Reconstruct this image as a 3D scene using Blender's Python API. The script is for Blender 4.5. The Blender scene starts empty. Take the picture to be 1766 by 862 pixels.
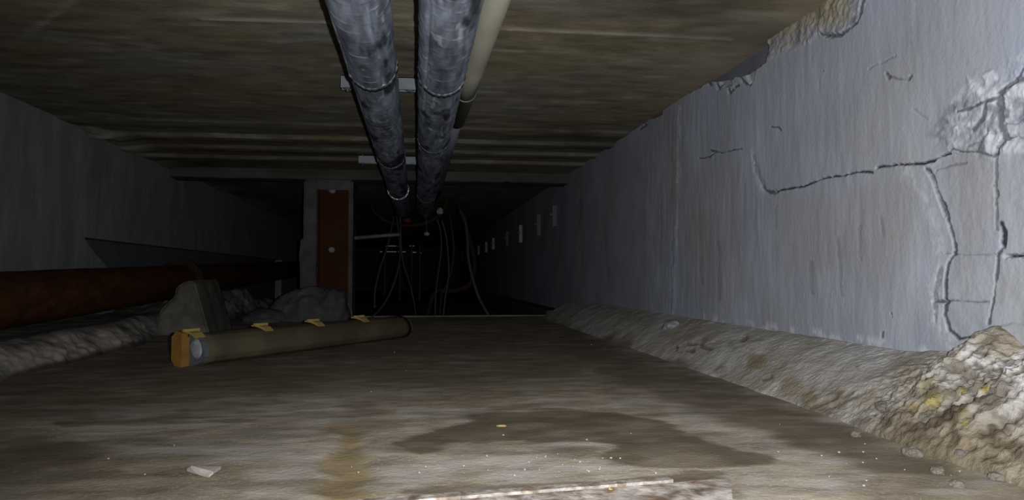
import bpy, bmesh, math, random
import numpy as np
from mathutils import Vector, Matrix
random.seed(4)
S = bpy.context.scene
col = S.collection

# ---------------------------------------------------------------- camera, light, exposure
FPX, VX, VY = 1250.0, 718.0, 475.0
ph = math.atan((VY-431)/FPX); th = math.atan((883-VX)/FPX*math.cos(ph))
FW = np.array([math.sin(th)*math.cos(ph), math.cos(th)*math.cos(ph), math.sin(ph)])
RT = np.array([math.cos(th), -math.sin(th), 0.0]); UP = np.cross(RT, FW)
CAM = np.array([0.0, 0.0, 0.4])
cd = bpy.data.cameras.new('camera'); cam = bpy.data.objects.new('camera', cd); col.objects.link(cam)
cd.sensor_width = 36.0; cd.lens = FPX/1766*36.0; cd.clip_start = 0.02; cd.clip_end = 100
cam.matrix_world = Matrix(((RT[0], UP[0], -FW[0], CAM[0]), (RT[1], UP[1], -FW[1], CAM[1]), (RT[2], UP[2], -FW[2], CAM[2]), (0, 0, 0, 1)))
S.camera = cam
S.view_settings.view_transform = 'Standard'; S.view_settings.look = 'None'
S.view_settings.exposure = 0.0; S.view_settings.gamma = 1.0; S.view_settings.use_curve_mapping = False

w = bpy.data.worlds.new('world'); S.world = w; w.use_nodes = True
w.node_tree.nodes['Background'].inputs['Color'].default_value = (0.5, 0.6, 0.8, 1)
w.node_tree.nodes['Background'].inputs['Strength'].default_value = 0.0

# the flash of the hand-held phone the picture was taken with
ld = bpy.data.lights.new('phone_flash', 'SPOT'); lamp = bpy.data.objects.new('phone_flash', ld); col.objects.link(lamp)
ld.energy = 430; ld.color = (0.95, 0.97, 1.0); ld.shadow_soft_size = 0.008
ld.spot_size = math.radians(150); ld.spot_blend = 1.0
lamp.location = (0.06, 0.0, 0.42)
lamp.rotation_euler = Vector((0.52, 1.0, 0.13)).to_track_quat('-Z', 'Y').to_euler()

# ---------------------------------------------------------------- measuring helpers
def ray(px, py): return FW*FPX + RT*(px-883) + UP*(431-py)
def on_z(px, py, z): v = ray(px, py); return CAM + v*((z-CAM[2])/v[2])
def on_x(px, py, x): v = ray(px, py); return CAM + v*((x-CAM[0])/v[0])
def on_y(px, py, y): v = ray(px, py); return CAM + v*((y-CAM[1])/v[1])
def proj(P):
    d = P - CAM; z = d@FW; z = np.where(np.abs(z) < 1e-3, 1e-3, z)
    return np.stack([883+FPX*(d@RT)/z, 431-FPX*(d@UP)/z], 1)
def hsh(i, j, k, s):
    n = (i*374761393 + j*668265263 + k*2147483647 + s*1274126177) & 0xffffffff
    n = ((n ^ (n >> 13))*1274126177) & 0xffffffff
    return ((n ^ (n >> 16)) & 0xffff)/65535.0
def vn(P, f, s=0):
    q = P*np.array(f); i = np.floor(q).astype(np.int64); t = q-i; t = t*t*(3-2*t); r = 0
    for a in (0, 1):
        for b in (0, 1):
            for c in (0, 1):
                wt = (t[:, 0] if a else 1-t[:, 0])*(t[:, 1] if b else 1-t[:, 1])*(t[:, 2] if c else 1-t[:, 2])
                r = r + wt*hsh(i[:, 0]+a, i[:, 1]+b, i[:, 2]+c, s)
    return r*2-1
def fbm(P, f, o=4, s=0):
    f = np.array(f if hasattr(f, '__len__') else (f, f, f), float); r = 0; a = 1; n = 0
    for k in range(o): r = r+a*vn(P, f, s+k*17); n += a; a *= .5; f = f*2.03
    return r/n
def dist(Q, pts, closed=False):
    pts = [np.array(p, float) for p in pts]
    if closed: pts = pts+[pts[0]]
    d = np.full(len(Q), 1e9)
    for a, b in zip(pts[:-1], pts[1:]):
        ab = b-a; t = np.clip(((Q-a)@ab)/max(ab@ab, 1e-9), 0, 1)
        d = np.minimum(d, np.hypot(*(Q-a-t[:, None]*ab).T))
    return d
def inside(Q, pts):
    r = np.zeros(len(Q), bool); n = len(pts)
    for i in range(n):
        (x1, y1), (x2, y2) = pts[i], pts[(i+1) % n]
        c = ((y1 > Q[:, 1]) != (y2 > Q[:, 1])) & (Q[:, 0] < (x2-x1)*(Q[:, 1]-y1)/((y2-y1) if y2 != y1 else 1e-9)+x1)
        r ^= c
    return r
def sdf(Q, pts): d = dist(Q, pts, True); return np.where(inside(Q, pts), -d, d)
def sm(x, a, b): t = np.clip((x-a)/(b-a), 0, 1); return t*t*(3-2*t)

# ---------------------------------------------------------------- materials
def mat(name, base, rough=.85, metal=0, streak=(1, 1, 1), var=.25, scale=6, bump=.4, bscale=40, bdist=.004,
        dark=None, brown=None, light=None, yellow=None, hue=None, hsc=2.0, spec=.12, speck=0, attr=True):
    m = bpy.data.materials.new(name); m.use_nodes = True; N = m.node_tree.nodes; L = m.node_tree.links
    b = N['Principled BSDF']; b.inputs['Metallic'].default_value = metal
    b.inputs['Specular IOR Level'].default_value = spec
    tc = N.new('ShaderNodeTexCoord'); mp = N.new('ShaderNodeMapping'); mp.inputs['Scale'].default_value = streak
    L.new(tc.outputs['Object'], mp.inputs['Vector'])
    def noise(sc, det=6, dist_=0, src=mp):
        n = N.new('ShaderNodeTexNoise'); n.inputs['Scale'].default_value = sc; n.inputs['Detail'].default_value = det
        n.inputs['Roughness'].default_value = .6; n.inputs['Distortion'].default_value = dist_
        L.new(src.outputs['Vector' if src is mp else 'Object'], n.inputs['Vector']); return n
    def mix(fac, a, c, blend='MIX'):
        x = N.new('ShaderNodeMix'); x.data_type = 'RGBA'; x.blend_type = blend
        for s, v in ((x.inputs[0], fac), (x.inputs[6], a), (x.inputs[7], c)):
            if hasattr(v, 'links') or hasattr(v, 'is_linked'): L.new(v, s)
            elif isinstance(v, (int, float)): s.default_value = v
            else: s.default_value = (*v, 1)
        return x.outputs[2]
    def rng(src, a, b_, lo, hi):
        r = N.new('ShaderNodeMapRange'); L.new(src, r.inputs[0])
        for i, v in enumerate((a, b_, lo, hi)): r.inputs[i+1].default_value = v
        return r.outputs[0]
    n1 = noise(scale, 8, .3); c = base
    if hue: c = mix(rng(noise(hsc, 4, .5).outputs[0], .38, .62, 0, 1), base, hue)
    v = rng(n1.outputs[0], .3, .7, 1-var, 1+var)
    cv = N.new('ShaderNodeCombineColor')
    for i in range(3): L.new(v, cv.inputs[i])
    c = mix(1.0, c, cv.outputs[0], 'MULTIPLY')
    if speck:
        sp = noise(160, 2, 0, tc); c = mix(rng(sp.outputs[0], .60, .68, 0, speck), c, [min(1, x*2.2+.1) for x in base])
    if attr and (dark or brown or light or yellow):
        at = N.new('ShaderNodeAttribute'); at.attribute_name = 'mask'; sep = N.new('ShaderNodeSeparateColor'); L.new(at.outputs['Color'], sep.inputs[0])
        if light: c = mix(sep.outputs[2], c, light)
        if brown: c = mix(sep.outputs[1], c, brown)
        if yellow: c = mix(at.outputs['Alpha'], c, yellow)
        if dark: c = mix(sep.outputs[0], c, dark)
    L.new(c, b.inputs['Base Color']) if not isinstance(c, tuple) else None
    L.new(rng(n1.outputs[0], .3, .7, max(.02, rough-.1), min(1, rough+.1)), b.inputs['Roughness'])
    bp = N.new('ShaderNodeBump'); bp.inputs['Strength'].default_value = bump; bp.inputs['Distance'].default_value = bdist
    L.new(noise(bscale, 8, .2, tc).outputs[0], bp.inputs['Height']); L.new(bp.outputs[0], b.inputs['Normal'])
    return m
M = {}
M['plaster'] = mat('weathered_grey_plaster', (0.212, 0.228, 0.27), .9, 0, (1, 1.6, 1), .06, 4, .5, 70, .004,
                   dark=(.018, .018, .024), brown=(.19, .165, .115), light=(.42, .43, .45), yellow=(.42, .32, .06), hue=(0.2, 0.205, 0.222), hsc=1.2)
M['plaster_left'] = mat('dull_grey_plaster', (0.185, 0.2, 0.2), .9, 0, (1, 2.5, .7), .15, 5, .3, 50, .003, hue=(0.15, 0.16, 0.155), attr=False)
M['ceiling'] = mat('stained_brown_concrete', (0.142, 0.118, 0.076), .92, 0, (.6, 1.5, 1), .38, 8, .5, 45, .004,
                   dark=(.035, .028, .016), brown=(.21, .175, .115), light=(.33, .31, .26), yellow=(.2, .16, .05), hue=(0.14, 0.131, 0.112), hsc=1.6)
M['floor'] = mat('damp_muddy_concrete', (0.235, 0.2, 0.15), .75, 0, (.8, 1.5, 1), .42, 10, .6, 70, .004,
                 dark=(.070, .050, .027), brown=(.19, .14, .07), light=(.40, .375, .35), yellow=(.3, .22, .08), hue=(0.165, 0.135, 0.09), hsc=2.2, spec=.35, speck=.35)
M['curb'] = mat('rough_mortar', (0.31, 0.3, 0.285), .92, 0, (1, 1, 1), .22, 9, .8, 60, .010,
                dark=(.06, .045, .028), brown=(.15, .112, .055), light=(.48, .48, .48), yellow=(.26, .21, .05), hue=(0.235, 0.215, 0.18), hsc=3)
M['ledge'] = mat('rough_old_concrete', (.15, .15, .135), .92, 0, (1, 1, 1), .35, 7, .8, 40, .006, dark=(.03, .026, .02), light=(.3, .26, .23), hue=(.10, .095, .08), hsc=4)
M['beam'] = mat('grey_beam_concrete', (0.055, 0.054, 0.049), .9, 0, (.4, 1, 1), .3, 6, .4, 40, .003, hue=(0.04, 0.038, 0.032), attr=False)  # far beam, column and pipe parts darkened in colour to mimic flash falloff
M['block'] = mat('pale_concrete', (0.1, 0.097, 0.08), .9, 0, (1, 1, 1), .3, 9, .6, 40, .004, hue=(0.065, 0.06, 0.05), hsc=5, attr=False, spec=.04)
M['casing'] = mat('grey_cement', (0.075, 0.075, 0.075), .9, 0, (1, 1, 1), .25, 8, .6, 30, .006, hue=(0.05, 0.05, 0.048), hsc=4, attr=False, spec=.04)
M['redlead'] = mat('red_lead_painted_steel', (0.036, 0.012, 0.0045), .6, .1, (1, 1, 1), .25, 8, .2, 40, .002, hue=(0.026, 0.0085, 0.0035), attr=False, spec=.04)
M['rust'] = mat('rusty_pipe_steel', (0.055, 0.021, 0.008), .75, .1, (2, 1, 2), .4, 8, .5, 45, .003, hue=(0.038, 0.016, 0.008), hsc=4, attr=False, spec=.04)
M['rustlight'] = mat('ochre_rust', (0.022, 0.011, 0.005), .8, .1, (1, 1, 1), .4, 10, .6, 50, .003, attr=False)
M['foil'] = mat('dull_blue_grey_foil', (0.25, 0.28, 0.345), .42, .45, (3, .5, 3), .55, 8, .35, 38, .003, dark=(.025, .026, .032), light=(.5, .52, .56), hue=(0.13, 0.145, 0.18), hsc=3, spec=.5)
M['tape'] = mat('bright_foil_tape', (.75, .77, .8), .3, .8, (1, 1, 1), .3, 30, .6, 60, .003, attr=False, spec=.6)
M['foiltape'] = mat('dull_foil_tape', (0.2, 0.21, 0.24), .4, .7, (1, 1, 1), .4, 20, .6, 60, .003, attr=False, spec=.6)
M['beige'] = mat('dusty_beige_pipe_coating', (0.3, 0.29, 0.23), .7, 0, (1, .6, 1), .15, 5, .2, 40, .002, hue=(0.26, 0.25, 0.195), attr=False)
M['galv'] = mat('galvanised_steel', (0.11, 0.12, 0.13), .5, .5, (1, 1, 1), .2, 20, .2, 60, .001, attr=False, spec=.5)
M['diffuser'] = mat('darkened_beige_plastic', (0.062, 0.051, 0.032), .6, 0, (1, 1, 1), .22, 5, .2, 40, .002, hue=(0.046, 0.038, 0.024), attr=False, spec=.04)  # lamp fitting, white bits and cables likewise darkened in colour, mimicking flash falloff
M['orange'] = mat('orange_ochre_plastic', (0.16, 0.085, 0.02), .6, 0, (1, 1, 1), .25, 10, .2, 40, .002, attr=False)
M['yellow'] = mat('faded_yellow_plastic', (0.22, 0.16, 0.05), .6, 0, (1, 1, 1), .2, 20, .2, 40, .002, attr=False)
M['white'] = mat('chalky_white', (0.16, 0.165, 0.17), .7, 0, (1, 1, 1), .3, 30, .4, 60, .002, attr=False)
M['cable'] = mat('grey_cable_sheath', (0.045, 0.042, 0.038), .6, 0, (1, 1, 1), .15, 10, .1, 60, .001, attr=False)
M['browncable'] = mat('brown_cable_sheath', (0.035, 0.018, 0.01), .6, 0, (1, 1, 1), .15, 10, .1, 60, .001, attr=False)
M['darkearth'] = mat('dark_damp_ground', (.07, .055, .04), .95, 0, (1, 1, 1), .4, 5, .8, 30, .01, attr=False)
M['farwall'] = mat('dark_concrete', (.05, .05, .048), .95, 0, (1, 1, 1), .3, 3, .5, 30, .004, attr=False)  # plain dark grey shared by end walls, far kerb, posts and caps
M['hatch'] = mat('flaking_rusty_plate', (0.13, 0.085, 0.06), .8, .15, (1, 1, 1), .5, 14, .9, 60, .004, hue=(0.3, 0.275, 0.25), hsc=22, attr=False)
M['rim'] = mat('pale_crusted_steel', (0.27, 0.24, 0.215), .85, .1, (1, 1, 1), .45, 25, .8, 70, .004, hue=(0.1, 0.075, 0.055), hsc=26, attr=False)
M['red'] = mat('dull_red_paint', (0.06, 0.006, 0.008), .6, 0, (1, 1, 1), .2, 10, .2, 40, .002, attr=False)
M['lintel'] = mat('smooth_dark_grey_concrete', (0.085, 0.087, 0.1), .85, 0, (1, 1, 1), .15, 4, .2, 30, .002, attr=False)
M['rubble'] = mat('rubble_stone', (0.11, 0.1, 0.085), .92, 0, (1, 1, 1), .35, 18, .9, 90, .006, hue=(0.075, 0.062, 0.045), hsc=14, attr=False)
M['grit'] = mat('pale_grit', (0.22, 0.205, 0.18), .9, 0, (1, 1, 1), .2, 9, .3, 40, .002, attr=False)
M['brightbar'] = mat('bright_metal_bar', (.55, .57, .6), .5, .2, (1, 1, 1), .2, 9, .2, 40, .002, attr=False, spec=.5)
M['paper'] = mat('pinkish_grey_flake', (0.2, 0.17, 0.155), .85, 0, (1, 1, 1), .2, 30, .4, 60, .002, attr=False)

# ---------------------------------------------------------------- object helpers
def link(name, me, m, parent=None, smooth=False):
    o = bpy.data.objects.new(name, me); col.objects.link(o); me.materials.append(m)
    if smooth: me.polygons.foreach_set('use_smooth', [True]*len(me.polygons))
    if parent: o.parent = parent
    return o
def tag(o, label=None, cat=None, group=None, kind=None):
    if label: o['label'] = label
    if cat: o['category'] = cat
    if group: o['group'] = group
    if kind: o['kind'] = kind
    return o
def thing(name, loc, label, cat, group=None, rz=0):
    o = bpy.data.objects.new(name, None); o.empty_display_size = .05; col.objects.link(o); o.location = loc; o.rotation_euler.z = rz
    return tag(o, label, cat, group)
def grid(name, P, nu, nv, m, mask=None, flip=False, wrap=False, smooth=True, parent=None):
    me = bpy.data.meshes.new(name); idx = np.arange(nu*nv).reshape(nu, nv)
    a, b, c, d = idx[:-1, :-1], idx[1:, :-1], idx[1:, 1:], idx[:-1, 1:]
    F = np.stack([a, b, c, d], -1).reshape(-1, 4)
    if wrap:
        F = np.concatenate([F, np.stack([idx[:-1, -1], idx[1:, -1], idx[1:, 0], idx[:-1, 0]], -1).reshape(-1, 4)])
    if flip: F = F[:, ::-1]
    n = len(F); me.vertices.add(len(P)); me.vertices.foreach_set('co', P.astype(np.float32).ravel())
    me.loops.add(n*4); me.loops.foreach_set('vertex_index', F.ravel().astype(np.int32))
    me.polygons.add(n); me.polygons.foreach_set('loop_start', np.arange(0, n*4, 4, dtype=np.int32)); me.polygons.foreach_set('loop_total', np.full(n, 4, np.int32))
    me.update(calc_edges=True); me.validate()
    if mask is not None:
        at = me.attributes.new('mask', 'FLOAT_COLOR', 'POINT'); at.data.foreach_set('color', np.clip(mask, 0, 1).astype(np.float32).ravel())
    return link(name, me, m, parent, smooth)
class MB:
    def __init__(s): s.bm = bmesh.new()
    def box(s, x0, x1, y0, y1, z0, z1, bev=0):
        b = bmesh.new(); bmesh.ops.create_cube(b, size=1)
        for v in b.verts: v.co = Vector(((x0+x1)/2+v.co.x*(x1-x0), (y0+y1)/2+v.co.y*(y1-y0), (z0+z1)/2+v.co.z*(z1-z0)))
        if bev: bmesh.ops.bevel(b, geom=b.edges[:]+b.verts[:], offset=bev, segments=2, affect='EDGES', profile=.6)
        return s.add(b)
    def add(s, b):
        me = bpy.data.meshes.new('t'); b.to_mesh(me); b.free(); s.bm.from_mesh(me); bpy.data.meshes.remove(me); return s
    def prism(s, pts, off, bev=0):
        b = bmesh.new(); vs = [b.verts.new(p) for p in pts]; f = b.faces.new(vs)
        r = bmesh.ops.extrude_face_region(b, geom=[f])
        bmesh.ops.translate(b, verts=[v for v in r['geom'] if isinstance(v, bmesh.types.BMVert)], vec=off)
        bmesh.ops.recalc_face_normals(b, faces=b.faces[:])
        if bev: bmesh.ops.bevel(b, geom=b.edges[:], offset=bev, segments=2, affect='EDGES')
        return s.add(b)
    def cyl(s, a, c, r, n=20, r2=None):
        a, c = Vector(a), Vector(c); d = c-a; b = bmesh.new()
        bmesh.ops.create_cone(b, cap_ends=True, segments=n, radius1=r, radius2=r if r2 is None else r2, depth=d.length,
                              matrix=Matrix.Translation((a+c)/2) @ d.to_track_quat('Z', 'Y').to_matrix().to_4x4())
        return s.add(b)
    def tube(s, pts, r, n=8, rough=0):
        P = [Vector(p) for p in pts]; b = bmesh.new(); rings = []
        for i, p in enumerate(P):
            t = (P[min(i+1, len(P)-1)]-P[max(i-1, 0)]).normalized(); q = t.to_track_quat('Z', 'Y').to_matrix()
            rr = r*(1+rough*random.uniform(-1, 1)); rings.append([b.verts.new(p+q@Vector((math.cos(k*2*math.pi/n)*rr, math.sin(k*2*math.pi/n)*rr, 0))) for k in range(n)])
        # straighten twist between neighbouring rings
        for i in range(len(rings)-1):
            A, B = rings[i], rings[i+1]
            o = min(range(n), key=lambda k: sum((A[j].co-B[(j+k) % n].co).length for j in range(n)))
            rings[i+1] = B = B[o:]+B[:o]
            for k in range(n): b.faces.new((A[k], A[(k+1) % n], B[(k+1) % n], B[k]))
        b.faces.new(rings[0][::-1]); b.faces.new(rings[-1]); bmesh.ops.recalc_face_normals(b, faces=b.faces[:])
        return s.add(b)
    def lump(s, c, rad, seed=0, amp=.25, freq=2.0, sub=4, cut=None):
        b = bmesh.new(); bmesh.ops.create_icosphere(b, subdivisions=sub, radius=1)
        P = np.array([v.co[:] for v in b.verts]); n = fbm(P+seed*7.3, freq, 4, seed)
        n2 = np.round(vn(P+seed*3.1, (1.6,)*3, seed+5)*3)/3
        for v, k, k2 in zip(b.verts, n, n2):
            v.co = Vector([v.co[i]*(1+amp*k+amp*.5*k2)*rad[i]+c[i] for i in range(3)])
            if cut is not None and v.co.z < cut: v.co.z = cut
        return s.add(b)
    def build(s, name, m, parent=None, smooth=False, w_origin=None):
        me = bpy.data.meshes.new(name)
        if w_origin is not None: bmesh.ops.translate(s.bm, verts=s.bm.verts[:], vec=-Vector(w_origin))
        s.bm.to_mesh(me); s.bm.free(); o = link(name, me, m, parent, smooth)
        if w_origin is not None: o.location = w_origin
        return o
def spline(pts, n=10):
    P = [Vector(p) for p in pts]; P = [P[0]*2-P[1]]+P+[P[-1]*2-P[-2]]; out = []
    for i in range(1, len(P)-2):
        for k in range(n):
            t = k/n; a, b, c, d = P[i-1], P[i], P[i+1], P[i+2]
            out.append(.5*((2*b)+(c-a)*t+(2*a-5*b+4*c-d)*t*t+(3*b-a-3*c+d)*t**3))
    return out+[P[-2]]

H, XR, XL = 1.4, 1.48, -2.25

# ================================================================ SETTING
# ---- right wall: cracked plaster over blocks
Y = np.concatenate([np.linspace(-2.5, 1.45, 40)[:-1], np.arange(1.45, 2.6, .0024), np.arange(2.6, 4.6, .0055), np.geomspace(4.6, 26, 170)])
Z = np.linspace(.05, 1.4, 460)
yy, zz = np.meshgrid(Y, Z, indexing='ij'); P = np.stack([np.full(yy.size, XR), yy.ravel(), zz.ravel()], 1)
Q = proj(P); Q[P[:, 1] < .7] = -9999
wob = np.stack([fbm(P, 14, 5, 3), fbm(P, 14, 5, 9)], 1); QW = Q+wob*5; hi = np.abs(fbm(P, 40, 4, 19))
dx = np.zeros(len(P)); mask = np.zeros((len(P), 4)); mask[:, 3] = 0
dx += .006*fbm(P, 2.0, 3, 1)+.0015*fbm(P, (8, 30, 8), 3, 2)
mask[:, 2] = .16*sm(fbm(P, (1, 4, 2.6), 5, 44), .05, .6); mask[:, 1] = .22*sm(fbm(P, (1, 2.5, 1.8), 4, 45), .0, .5); mask[:, 0] = .07*sm(fbm(P, (1, 9, 1.6), 4, 46), .1, .5)*sm(P[:, 1], 2.2, 4)
def crack(pts, wpx, depth, dk=.9, q=QW):
    global dx
    d = dist(q, pts); d = d+wpx*.35*(hi*2.2-.4); t = 1-sm(d, wpx*.25, wpx*.75); dx = dx+depth*.38*t; t = 1-sm(d, wpx*.2, wpx*.6); dk = min(1, dk*1.25)
    mask[:, 0] = np.maximum(mask[:, 0], t*dk)
def ridge(pts, wpx, depth, lt=.5, q=QW):
    global dx
    d = dist(q, pts)+wpx*.4*fbm(P, 22, 4, 23); t = 1-sm(d, 0, wpx); dx = dx-depth*.45*t*(.5+hi*2); mask[:, 2] = np.maximum(mask[:, 2], t*lt*(.4+.6*sm(hi, .05, .3)))
# lost plaster: exposed blocks near the camera
edge = [(1592, 288), (1604, 305), (1613, 332), (1624, 352), (1631, 378), (1640, 405), (1646, 432), (1633, 458), (1627, 490), (1626, 540), (1634, 566), (1654, 584), (1690, 578), (1715, 566), (1745, 560)]
expo = edge+[(2400, 560), (2400, 100), (1766, 130), (1725, 170), (1700, 262), (1640, 264)]
s_ = sdf(QW, expo); rec = 1-sm(s_, -4, 3)
dx += .006*rec+.0018*rec*fbm(P, 28, 4, 21)
mask[:, 1] = np.maximum(mask[:, 1], .16*rec*sm(fbm(P, 5, 3, 31), -.3, .6))
ridge([(1562, 296), (1590, 335), (1603, 372), (1618, 415), (1615, 455), (1606, 500), (1612, 550), (1640, 592)], 24, .002, .35)
crack(edge[:13], 4.2, .012, .72)
crack([(1620, 460), (1612, 500), (1614, 550)], 9, .004, .3)
# block joints
crack([(1712, 270), (1713, 300), (1715, 345), (1716, 395)], 6, .006, .4)
ridge([(1725, 205), (1760, 212)], 3, .001, .2)
crack([(1712, 322), (1714, 336)], 9, .012, .6); crack([(1722, 386), (1727, 402), (1725, 425)], 8, .014, .78)
crack([(1725, 425), (1714, 440), (1713, 452), (1712, 480), (1711, 510), (1703, 532), (1700, 556)], 6, .008, .6)
crack([(1728, 441), (1745, 440), (1766, 441), (1820, 442)], 5, .07, 1)
crack([(1630, 437), (1670, 441), (1712, 438)], 2.5, .006, .3); crack([(1610, 518), (1640, 517), (1700, 521)], 3, .008, .45)
crack([(1609, 519), (1628, 519)], 5, .02, .6)
# long main crack
crack([(1300, 270), (1308, 300), (1318, 322)], 8, .005, .25)
ridge([(1296, 262), (1302, 300), (1311, 326)], 9, .002, .4)
crack([(1315, 322), (1326, 331), (1340, 330)], 6, .016, .6)
crack([(1335, 331), (1360, 325), (1382, 322), (1405, 313), (1420, 308), (1445, 305), (1465, 300), (1485, 296), (1503, 297)], 3.6, .022, .85)
crack([(1510, 289), (1535, 286), (1560, 284), (1585, 281), (1605, 276), (1622, 268), (1635, 264)], 4.2, .028, .92)
crack([(1635, 262), (1640, 257), (1655, 261), (1680, 261), (1700, 266), (1712, 270)], 3, .015, .6)
crack([(1608, 293), (1635, 286), (1662, 280)], 4, .008, .35)
crack([(1595, 290), (1602, 305), (1612, 325), (1620, 352), (1626, 372)], 4.5, .02, .55)
crack([(1205, 274), (1222, 270), (1230, 264), (1250, 261), (1278, 257)], 2.4, .009, .65); crack([(1226, 258), (1231, 263)], 3.5, .012, .7)
crack([(1331, 219), (1341, 220), (1344, 225)], 2.6, .01, .7)
# bone-shaped patch and small pits
crack([(1532, 131), (1540, 133), (1558, 136), (1567, 136)], 4.5, .006, .38); crack([(1530, 127), (1533, 134)], 5, .012, .55); crack([(1564, 137), (1570, 130)], 5, .012, .6)
crack([(1500, 118), (1510, 112), (1523, 108), (1545, 98)], 3.5, .006, .2); crack([(1419, 120), (1420, 121)], 3, .006, .45)
crack([(1575, 190), (1600, 207)], 3, .004, .18)
# crumbled upper corner
zone = [(1610, 235), (1650, 170), (1690, 135), (1740, 110), (1800, 85), (2300, 30), (2300, 260), (1712, 268), (1640, 262)]
zt = 1-sm(sdf(QW, zone), -14, 18)
rg = fbm(P, (8, 16, 22), 5, 61); dx += zt*(-.003+.008*rg+.005*np.abs(fbm(P, 45, 3, 65)))
mask[:, 2] = np.maximum(mask[:, 2], zt*.5*sm(-rg, -.15, .3)); mask[:, 0] = np.maximum(mask[:, 0], zt*.5*sm(fbm(P, (12, 26, 30), 4, 67), .12, .42))
crack([(1654, 192), (1672, 187), (1700, 178), (1722, 170), (1737, 155), (1752, 140), (1766, 135), (1800, 125)], 7, .008, .6)
crack([(1678, 222), (1688, 212), (1697, 204), (1701, 188), (1703, 176)], 7, .008, .55); crack([(1718, 186), (1712, 200), (1708, 222)], 7, .008, .5)
crack([(1725, 172), (1720, 195), (1722, 220), (1730, 240), (1716, 258), (1712, 268)], 10, .012, .6)
crack([(1722, 160), (1740, 146), (1750, 138), (1766, 118), (1790, 108)], 8, .012, .6); crack([(1712, 262), (1724, 243), (1745, 238), (1775, 241)], 3.5, .02, .55)
crack([(1668, 250), (1690, 240), (1705, 228)], 4, .01, .3); crack([(1726, 216), (1745, 215), (1760, 202)], 3, .01, .35)
for p in ([(1668, 130), (1690, 145), (1697, 160), (1672, 165)], [(1690, 130), (1712, 120), (1722, 135), (1702, 152)], [(1733, 150), (1766, 140), (2300, 140), (2300, 190), (1760, 192), (1730, 190), (1726, 172)]):
    t = 1-sm(sdf(QW, p), -5, 3); dx -= .004*t; mask[:, 2] = np.maximum(mask[:, 2], .5*t)
# broken top edge
nb = [(1190, 147), (1215, 137), (1270, 101), (1322, 66), (1326, 84), (1320, 108), (1308, 116), (1293, 122), (1283, 129), (1268, 131), (1262, 136), (1240, 139), (1222, 141), (1190, 160)]
t = 1-sm(sdf(Q+wob*3, nb), -1.5, 1.5); dx = dx*(1-t)+.16*t; mask[:, 0] = np.maximum(mask[:, 0], .25*t)
nb2 = [(1092, 219), (1112, 203), (1142, 192), (1142, 196), (1128, 203), (1112, 207), (1105, 214)]
t = 1-sm(sdf(Q+wob*2, nb2), -1.5, 1.5); dx = dx*(1-t)+.10*t
for c in ([(1108, 208), (1112, 215), (1104, 222)], [(1265, 127), (1275, 131), (1283, 142), (1293, 146), (1298, 136)], [(1235, 143), (1238, 154), (1243, 148)], [(1255, 153), (1257, 161), (1262, 155)], [(1266, 150), (1272, 147)], [(1222, 141), (1223, 149)]):
    crack(c, 4.5, .02, .6)
for p in ([(1284, 122), (1304, 116), (1300, 132), (1293, 143)], [(1240, 133), (1256, 131), (1262, 145), (1250, 152), (1241, 145)]):
    t = 1-sm(sdf(Q+wob*3, p), -2, 2); dx += .012*t; mask[:, 1] = np.maximum(mask[:, 1], .3*t)
# mortar haunch along the ceiling on the near side
bd = [(1322, 104), (1334, 100), (1345, 88), (1366, 86), (1382, 78), (1398, 74), (1405, 64), (1430, 64), (1450, 58), (1468, 45), (1480, 28), (1492, 0), (1500, -60), (1540, -200), (900, -200), (1322, 66)]
t = 1-sm(sdf(QW+wob*4, bd), -3, 5); n_ = fbm(P, (10, 14, 22), 5, 71)
dx += t*(-.003+.009*n_+.005*fbm(P, 50, 3, 77)); mask[:, 1] = np.maximum(mask[:, 1], t*sm(-sdf(QW, bd), -10, 45)*1.0); mask[:, 0] = np.maximum(mask[:, 0], t*(.06+.4*sm(n_, .12, .5)))
crack([(1490, -5), (1484, 20), (1476, 38), (1462, 50), (1450, 60), (1432, 62), (1418, 60)], 5, .015, .6)
crack([(1445, 60), (1425, 62)], 8, .02, .5)
# vertical pour joints
ridge([(1172, 185), (1168, 260), (1170, 330), (1164, 430), (1162, 545)], 5, .004, .40)
crack([(1160, 200), (1158, 540)], 3, .003, .12); ridge([(997, 300), (995, 515)], 3, .004, .2)
for i in range(12):
    x = 1010+i*47+random.uniform(-15, 15); y0 = random.uniform(330, 470); crack([(x, y0), (x+random.uniform(-6, 6), y0+random.uniform(30, 110))], 6, .002, .16)
for x, y in ((1525, 415), (1530, 398)): t = 1-sm(dist(QW, [(x, y), (x+4, y+8)]), 0, 22); mask[:, 1] = np.maximum(mask[:, 1], .4*t)
crack([(1537, 540), (1538, 547)], 4, .008, .6); crack([(1524, 574), (1523, 582)], 4, .006, .5)
t = (1-sm(dist(QW, [(1200, 545), (1300, 560), (1480, 585), (1650, 615)]), 0, 14)); mask[:, 2] = np.maximum(mask[:, 2], .5*t*sm(fbm(P, 25, 3, 81), 0, .4))
# brownish lower panels between the joints
for p in ([(1180, 290), (1290, 262), (1300, 330), (1300, 520), (1175, 530)], [(1330, 335), (1590, 300), (1600, 420), (1560, 470), (1350, 480)]):
    mask[:, 1] = np.maximum(mask[:, 1], .20*(1-sm(sdf(Q+wob*12, p), -25, 10)))
dx[P[:, 1] < .9] = 0
P[:, 0] += dx; P[:, 1] += wob[:, 0]*0
o = grid('wall_right', P, len(Y), len(Z), M['plaster'], mask, flip=True); tag(o, kind='structure')

tag(MB().box(1.51, 1.75, 2.3, 5.2, 1.25, 1.52).build('trim_6', M['lintel']), kind='structure')
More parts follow.
